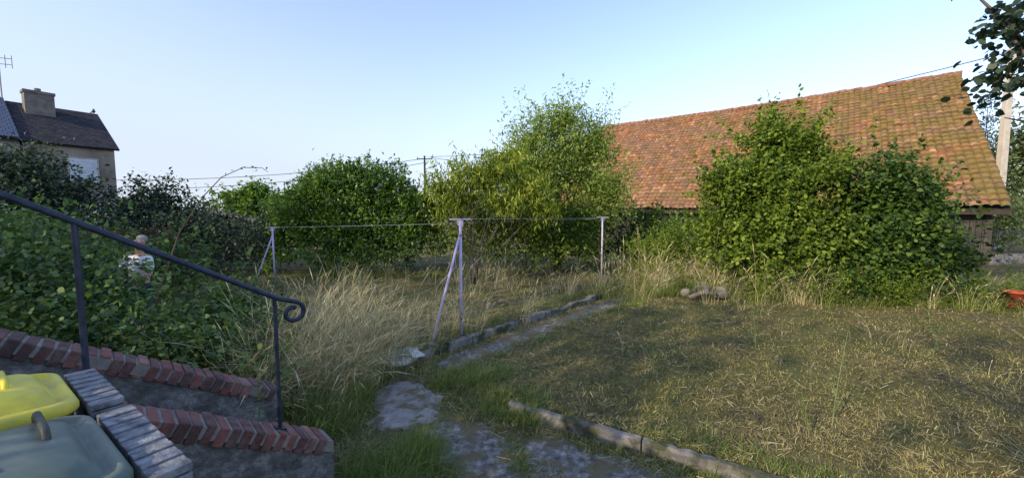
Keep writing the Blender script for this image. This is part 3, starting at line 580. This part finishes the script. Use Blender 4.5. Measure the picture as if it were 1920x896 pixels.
WALLH=surf('pale_render',[(.3,(.20,.175,.145)),(.7,(.33,.295,.245))],1.6,.95,.5,.02,20,second=((.16,.14,.115),.8,.5,.65))
NH=thing('old_house','old rendered house with dark slate roof and chimney','house',tuple(A+hu*4+hv_*4))
def hroof(t0,t1,hw,ze,zr,mat,parent):
    for (side) in(0,1):
        up=(hv_*hw+Vector((0,0,zr-ze))) if side==0 else (-hv_*hw+Vector((0,0,zr-ze))); ln=up.length; up.normalize()
        if side==0: og=A+hu*t1-hv_*.25+Vector((0,0,ze-.15)); xa=-hu
        else: og=A+hu*t0+hv_*(2*hw+.25)+Vector((0,0,ze-.15)); xa=hu
        nn=xa.cross(up).normalized(); mw=Matrix(((xa.x,up.x,nn.x,og.x),(xa.y,up.y,nn.y,og.y),(xa.z,up.z,nn.z,og.z),(0,0,0,1))); W_=t1-t0; ln+=.3
        g=Geo(); g.add([(0,0,0),(W_,0,0),(W_,ln,0),(0,ln,0),(0,0,-.12),(W_,0,-.12),(W_,ln,-.12),(0,ln,-.12)],[(0,1,2,3),(7,6,5,4),(0,4,5,1),(1,5,6,2),(2,6,7,3),(3,7,4,0)])
        g.obj('roof',mat,parent,mw=mw)
def hwall(t0,t1,hw,ze,zr,parent):
    g=Geo(); rg=[]
    for t in(t0,t1):
        P=A+hu*t; rg.append([P,P+Vector((0,0,ze)),P+hv_*hw+Vector((0,0,zr-.1)),P+hv_*2*hw+Vector((0,0,ze)),P+hv_*2*hw])
    g.loft(rg); g.obj('wall',WALLH,parent)
hwall(.1,3.75,4,6.2,8.8,NH); hroof(-.1,3.8,4,6.35,8.95,SL1,NH)
g=Geo(); P=A+hu*2.6+hv_*3.2; g.box(P+Vector((0,0,8.0)),hu,hv_,(0,0,1),.6,.42,1.5); g.box(P+Vector((0,0,9.55)),hu,hv_,(0,0,1),.65,.47,.08); g.tube([P+Vector((0,0,9.55)),P+Vector((0,0,9.85))],.14,10); g.obj('chimney',surf('chimney_render',[(.3,(.12,.10,.09)),(.7,(.24,.21,.18))],3,.95,.6,.02),NH)
SH=surf('pale_shutter',[(.3,(.45,.5,.56)),(.7,(.6,.65,.7))],3,.7)
SFR=surf('stone_frame',[(.3,(.35,.31,.26)),(.7,(.48,.44,.37))],4)
def hwin(t,z,w_,h_):
    P=A+hu*t; wi=thing_child('window',NH)
    g=Geo(); g.box(P+Vector((0,0,z))-hv_*.02,hu,hv_,(0,0,1),w_/2+.08,.03,h_/2+.08); g.obj('frame',SFR,wi)
    g=Geo()
    for k in range(8): g.box(P+Vector((0,0,z-h_/2+h_*(k+.5)/8))-hv_*.06,hu,hv_,(0,0,1),w_/2,.012,h_/16-.008)
    g.obj('shutter',SH,wi)
hwin(1.5,4.75,1.15,1.35); hwin(1.5,2.0,1.15,1.35)
NH2=thing('slate_house','adjoining house with smooth blue slate roof','house',tuple(A+hu*9+hv_*4))
hwall(3.85,14,4,6.0,9.0,NH2); hroof(3.85,14,4.1,6.5,9.15,SL2,NH2)
g=Geo(); P=A+hu*3.9+hv_*4.0
g.tube([P+Vector((0,0,8.6)),P+Vector((0,0,11.5))],.035,6)
for z in(11.1,11.45):
    g.tube([P+Vector((-.55,-.2,z)),P+Vector((.55,.2,z))],.025,5)
for k in range(5):
    q=P+Vector((-.55+.275*k,-.2+.1*k,11.1)); g.tube([q-Vector((0,0,.22)),q+Vector((0,0,.55))],.02,4)
setp(g.obj('television_antenna',surf('antenna_metal',[(.3,(.25,.25,.27)),(.7,(.4,.4,.42))],5,.5)),'thin grey television antenna on a mast above the roof','antenna')
g=Geo(); P=A+hu*.1+hv_*4+Vector((0,0,9.0)); g.tube([P,P+Vector((.05,0,.12)),P+Vector((.02,0,.26))],[.05,.09,.03],8); g.tube([P+Vector((-.25,0,.0)),P+Vector((0,0,.1)),P+Vector((.1,0,.1))],[.01,.06,.04],6); g.tube([P+Vector((.02,0,.24)),P+Vector((.12,0,.27))],[.045,.005],6)
setp(g.obj('roof_finial',WOOD,smooth=True),'small bird shaped finial at the end of the ridge','finial')
S=thing('garden_shed','low garden shed with grey sheet roof','shed',(-13.2,18,0)); g=Geo()
g.box((-13.2,18.0,.75),(1,0,0),(0,1,0),(0,0,1),1.8,.9,.78); g.obj('wall',WOOD,S)
g=Geo(); g.loft([[Vector((-15.2,y_,1.55)),Vector((-13.1,y_,2.3)),Vector((-11.3,y_,1.9)),Vector((-11.3,y_,1.82)),Vector((-13.1,y_,2.2)),Vector((-15.2,y_,1.47))] for y_ in(16.8,19.0)]); g.obj('roof',CONC,S)
F_=thing('timber_fence','close boarded timber garden fence toned dark for shade','fence',(-12,10.6,0)); g=Geo(); p0=Vector((-14.5,9.4,0)); p1=Vector((-10.2,11.6,0)); dd=(p1-p0).normalized()
boards(g,p0,dd,(p1-p0).length,0,lambda q:1.75+.02*math.sin(q*9),.14); g.obj('boards',DWOOD,F_)  # dark board colour stands in for the shade over the fence
for k in range(4): g=Geo(); g.box(p0+dd*(k*1.55+.1)+Vector((0,0,.92)),dd,(-dd.y,dd.x,0),(0,0,1),.05,.05,.94); g.obj('post',DWOOD,F_)
# ---------------------------------------------------------------- poles + power lines
CPOLE=surf('pale_concrete',[(.3,(.42,.38,.33)),(.7,(.58,.53,.46))],3,.9)
def upole(label,base,top,r0,r1,mat,arm):
    t=thing('utility_pole',label,'utility pole',base); g=Geo(); B=Vector(base)
    if mat is CPOLE:
        rg=[]
        for k in range(6):
            z=top*k/5; s=r0+(r1-r0)*k/5; rg.append([B+Vector((a*s,b2*s*.8,z)) for a,b2 in((-1,-1),(1,-1),(1,1),(-1,1))])
        g.loft(rg)
    else: g.tube([B,B+Vector((0,0,top))],[r0,r1],10)
    g.obj('shaft',mat,t,bevel=.02 if mat is CPOLE else 0)
    g=Geo(); g.box(B+Vector((0,0,top-.35)),(1,0,0),(0,1,0),(0,0,1),arm,.05,.05)
    for s in(-.9,0,.9): g.tube([B+Vector((arm*s,0,top-.3)),B+Vector((arm*s,0,top-.1))],[.04,.03],6)
    g.obj('crossarm',DWOOD,t)
upole('tall pale concrete utility pole behind the barn',(27.6,21.9,0),11.2,.21,.14,CPOLE,.5)
upole('distant wooden utility pole above the hedge',(-10.1,44.9,0),8.6,.14,.1,DWOOD,.9)
PLl='thin black overhead power line'
line('power_line',PLl,(27.4,21.8,11.0),(-9.5,44.9,8.5),1.3,.028,WIRE,'cable')
line('power_line',PLl,(-10.1,44.9,8.3),(-60,38,6.2),1.6,.03,WIRE,'cable')
line('power_line',PLl,(-10.1,44.9,7.8),(-60,38,5.2),1.8,.03,WIRE,'cable')
line('power_line',PLl,(-9.3,44.9,8.4),(12,62,9),.6,.03,WIRE,'cable')
line('power_line',PLl,(27.8,21.8,10.4),(60,34,10),.8,.03,WIRE,'cable')
line('power_line',PLl,(27.8,21.8,9.8),(60,34,9.2),.8,.03,WIRE,'cable')
BW=thing('boundary_wall','low concrete boundary wall topped by metal railing','wall',(25,17.5,0))
p0=Vector((19.5,15.6,0));p1=Vector((31,17.5,0));dd=(p1-p0).normalized();Lw=(p1-p0).length
g=Geo(); g.box((p0+p1)/2+Vector((0,0,.2)),dd,(-dd.y,dd.x,0),(0,0,1),Lw/2,.1,.32); g.obj('wall_base',STUCCO,BW)
g=Geo()
for z in(.65,1.45): g.box((p0+p1)/2+Vector((0,0,z)),dd,(-dd.y,dd.x,0),(0,0,1),Lw/2,.02,.02)
k=0
while k*.13<Lw: g.tube([p0+dd*k*.13+Vector((0,0,.5)),p0+dd*k*.13+Vector((0,0,1.45))],.009,4); k+=1
g.obj('railing',METAL,BW)
tree('roadside_hedge','pale hedge beyond the boundary railing','hedge',(28,24,0),[(27,24,1,2.5,1.5,1.6),(31,25,1.5,3,1.5,2.2),(24.2,19.4,1.2,1.3,1.0,1.9),(26,20,1.1,1.5,1.0,1.5)],10000,.18,LM_far,.06,60,asp=.5,csig=.3)
r=np.random.default_rng(77); bl=[]
for k in range(70):
    a=rad(-62+k*1.8); R_=150+r.random()*40; bl.append((R_*math.sin(a),R_*math.cos(a),2.0,6+3*r.random(),5,3+2.5*r.random()))
setp(foliage('distant_woodland',bl,16000,1.3,LM_far,None,70,csig=1.2,asp=.7),kind='stuff')
# ---------------------------------------------------------------- small things
def slabpoly(g,c,pts,th_,tx,ty,rot):
    a=Vector((math.cos(rot),math.sin(rot),tx)).normalized(); b_=Vector((-math.sin(rot),math.cos(rot),ty)).normalized(); n=a.cross(b_)
    top=[c+a*x+b_*y for x,y in pts]; bot=[p-n*th_ for p in top]; k=len(pts)
    g.add(top+bot,[tuple(range(k)),tuple(range(2*k-1,k-1,-1))]+[(i,i+k,(i+1)%k+k,(i+1)%k) for i in range(k)])
g=Geo(); c=Vector((-1.66,5.6,.15))
slabpoly(g,c,[(-.24,-.2),(.05,-.24),(.22,-.16),(.26,.12),(.08,.2),(.02,.15),(-.1,.22),(-.22,.1)],.02,.05,.25,.3)
slabpoly(g,c+Vector((.2,.02,.03)),[(-.1,-.12),(.12,-.1),(.1,.1),(-.06,.13)],.018,-.15,.3,.9)
setp(g.obj('broken_board',WHITE),'broken white board lying at the path edge','debris')
g=Geo(); slabpoly(g,Vector((-2.02,5.65,.17)),[(-.2,-.22),(.15,-.18),(.2,.15),(-.02,.22),(-.2,.1)],.015,.2,.35,.1); setp(g.obj('rusty_board',CARD),'flat brown rusty sheet beside the white board','debris')
def rock(name,label,c,s,seed,mat,cat='stone'):
    r=np.random.default_rng(seed); g=Geo(); rg=[]; ph=r.random(4)*6
    for i in range(1,7):
        t=math.pi*i/7; rg.append([Vector((c[0]+s[0]*math.sin(t)*math.cos(a)*(1+.18*math.sin(3*a+ph[0]+i)),c[1]+s[1]*math.sin(t)*math.sin(a)*(1+.15*math.sin(2*a+ph[1])),c[2]-s[2]*math.cos(t))) for a in np.linspace(0,2*math.pi,11)[:-1]])
    g.loft(rg); setp(g.obj(name,mat,bevel=.01),label,cat)
rock('stone_block','pale rough stone lying in the grass by the shrubs',(4.75,9.45,.3),(.24,.16,.17),1,CONC)
rock('stone_block','rough grey stone among dry grass',(5.2,9.4,.28),(.17,.15,.17),2,CONC)
rock('stone_block','small grey stone resting on rubble',(4.4,9.55,.22),(.15,.12,.14),3,CONC)
g=Geo(); g.tube([(4.3,9.2,.2),(4.6,9.15,.34),(4.95,9.2,.28)],[.05,.055,.04],9); setp(g.obj('fallen_log',surf('log',[(.3,(.12,.10,.085)),(.7,(.26,.23,.2))],9,.9,.8,.02),smooth=True),'short bleached log lying in the long grass','log')
c=Vector((11.35,8.55,.12)); bk=thing('red_bucket','red plastic bucket standing at the lawn edge','bucket',tuple(c)); g=Geo(); ring=lambda R_,z:[c+Vector((R_*math.cos(a),R_*math.sin(a),z)) for a in np.linspace(0,2*math.pi,25)[:-1]]
g.loft([ring(.15,0),ring(.19,.34),ring(.21,.34),ring(.21,.37),ring(.185,.37),ring(.14,.03)]); g.obj('body',REDP,bk,True)
g=Geo(); g.tube([c+Vector((.20*math.cos(a),.03,.36-.12*math.sin(a))) for a in np.linspace(0,math.pi,12)],.006,6); g.obj('handle',METAL,bk,True)
WST=surf('weed_stem',[(.3,(.10,.14,.05)),(.7,(.22,.26,.10))],9)
def weed(c,h,seed,label,top=(0,0)):
    r=np.random.default_rng(seed); t=thing('tall_weed',label,'weed',c); g=Geo(); c=Vector(c); pts=[c+Vector((top[0]*(k/6)**1.5,top[1]*(k/6)**1.5,h*k/6)) for k in range(7)]
    g.tube(pts,[.006*(1-.1*k) for k in range(7)],5); P=[];D=[]
    for k in range(9):
        q=pts[min(6,1+k//2)]; a=r.random()*6.28; l=h*.22*(1.2-k*.1); e=q+Vector((math.cos(a)*l*.6,math.sin(a)*l*.6,l*.9)); g.tube([q,q.lerp(e,.5)+Vector((0,0,-.01)),e],[.003,.0025,.001],4)
        for j in range(4): u_=(j+1)/4; P.append(q.lerp(e,u_)); D.append((math.cos(a+r.normal()),math.sin(a+r.normal()),.3))
    g.obj('stem',WST,t)
    P=np.array([tuple(p) for p in P]);D=nrm(np.array(D)); n=len(P); V,F=leafgeo(P,D,np.tile([[0,0,1.]],(n,1))+r.normal(size=(n,3))*.2,np.full(n,.05),np.full(n,.013)); mk('leaves',V,F,LM_ash,t,tint=r.random(n)*.6)
weed((3.25,3.75,.1),.95,1,'tall wiry weed rising from the mown lawn',(.28,.2))
weed((2.9,3.6,.1),.45,2,'small green weed stalk in the mown lawn',(-.1,0)); weed((-2.05,3.0,.3),.7,3,'leafy weed stalk growing by the brick coping')
r=np.random.default_rng(5)
for k,(x_,y_) in enumerate([(3.9,6.0),(6.3,5.6),(8.2,7.4),(2.2,7.8),(5.2,7.9),(9.6,6.6),(-3.2,9.4),(-5.4,10.6),(.6,9.6),(1.9,5.0)]): weed((x_,y_,.1),.4+.45*r.random(),20+k,'dry weed stalk standing in the lawn',(r.normal()*.08,r.normal()*.05))
# ---------------------------------------------------------------- person
SKIN=surf('skin',[(.3,(.52,.29,.21)),(.7,(.64,.38,.29))],8,.55,.1,.002); SHIRT=surf('white_cotton',[(.3,(.70,.70,.72)),(.7,(.82,.82,.84))],5,.85,.4,.01,12)
TRS=surf('blue_trousers',[(.3,(.05,.07,.12)),(.7,(.09,.11,.18))],5,.9,.3,.01); HAIR=surf('grey_hair',[(.3,(.22,.2,.18)),(.7,(.4,.37,.34))],40,.8)
PB=Vector((-6.62,6.75,.02)); PE=thing('person','person in white shirt and blue trousers working behind the bushes','person',tuple(PB))
def skin(name,verts,edges,radii,mat,root,sub=2):
    me=bpy.data.meshes.new(name); me.from_pydata([tuple(PB+Vector(v_)) for v_ in verts],edges,[]); o=bpy.data.objects.new(name,me); link(o); par(o,PE)
    m_=o.modifiers.new('s','SKIN'); sv=me.skin_vertices[0].data
    for i,rr_ in enumerate(radii): sv[i].radius=(rr_,rr_); sv[i].use_root=(i==root)
    m2=o.modifiers.new('u','SUBSURF'); m2.levels=sub; m2.render_levels=sub; me.materials.append(mat); m_.use_smooth_shade=True; return o
vs=[(0,0,.95),(.02,-.01,1.15),(.05,-.03,1.38),(.08,-.05,1.52),(.10,-.06,1.6),(.12,-.08,1.70),(.12,-.08,1.79),
 (-.10,0,.92),(-.11,.02,.5),(-.11,.05,.09),(-.10,-.09,.04), (.10,0,.92),(.12,-.02,.5),(.12,.04,.09),(.13,-.10,.04),
 (-.13,-.02,1.44),(-.26,-.10,1.2),(-.15,-.32,1.22),(-.10,-.40,1.24),
 (.22,-.04,1.44),(.32,-.12,1.18),(.22,-.34,1.12),(.17,-.42,1.13)]
es=[(0,1),(1,2),(2,3),(3,4),(4,5),(5,6),(0,7),(7,8),(8,9),(9,10),(0,11),(11,12),(12,13),(13,14),(2,15),(15,16),(16,17),(17,18),(2,19),(19,20),(20,21),(21,22)]
rs=[.13,.12,.13,.06,.055,.085,.08,.09,.06,.045,.04,.09,.06,.045,.04,.06,.042,.03,.035,.06,.042,.03,.035]
for hi,(hx,hy,hz_) in((18,(-.10,-.40,1.24)),(22,(.17,-.42,1.13))):
    for k,off in enumerate((-.03,-.01,.01,.03)):
        i=len(vs); l=(.06,.07,.066,.05)[k]; vs+=[(hx+off,hy-.035,hz_),(hx+off,hy-.035-l*.5,hz_-.01),(hx+off,hy-.035-l*.8,hz_-.04)]; rs+=[.0095,.009,.007]; es+=[(hi,i),(i,i+1),(i+1,i+2)]
    i=len(vs); vs+=[(hx-.04,hy-.01,hz_+.01),(hx-.055,hy-.04,hz_)]; rs+=[.011,.008]; es+=[(hi,i),(i,i+1)]
skin('body',vs,es,rs,SKIN,0)
skin('shirt',[(0,0,.98),(.02,-.01,1.15),(.05,-.03,1.38),(.075,-.045,1.47),(-.13,-.02,1.44),(-.235,-.08,1.25),(.22,-.04,1.44),(.305,-.10,1.23)],[(0,1),(1,2),(2,3),(2,4),(4,5),(2,6),(6,7)],[.155,.15,.155,.08,.08,.062,.08,.062],SHIRT,0)
skin('trousers',[(0,0,.97),(-.10,0,.9),(-.11,.02,.5),(-.11,.05,.12),(.10,0,.9),(.12,-.02,.5),(.12,.04,.12)],[(0,1),(1,2),(2,3),(0,4),(4,5),(5,6)],[.145,.105,.078,.065,.105,.078,.065],TRS,0)
def ell(name,c,s,mat,n=12):
    g=Geo(); c=PB+Vector(c); rg=[]
    for i in range(1,n//2+2):
        t=math.pi*i/(n//2+2); rg.append([c+Vector((s[0]*math.sin(t)*math.cos(a),s[1]*math.sin(t)*math.sin(a),-s[2]*math.cos(t))) for a in np.linspace(0,2*math.pi,n+1)[:-1]])
    g.loft(rg); return g.obj(name,mat,PE,True)
ell('hair',(.12,-.02,1.785),(.085,.07,.075),HAIR); ell('nose',(.12,-.175,1.735),(.014,.022,.025),SKIN)
EYE=surf('eye_dark',[(.3,(.03,.02,.02)),(.7,(.06,.04,.03))],5,.3)
ell('eye',(.09,-.158,1.76),(.012,.01,.008),EYE); ell('eye',(.15,-.158,1.76),(.012,.01,.008),EYE); ell('mouth',(.12,-.158,1.69),(.025,.01,.006),CARD)
ell('ear',(.035,-.08,1.74),(.012,.022,.03),SKIN); ell('ear',(.205,-.08,1.74),(.012,.022,.03),SKIN)
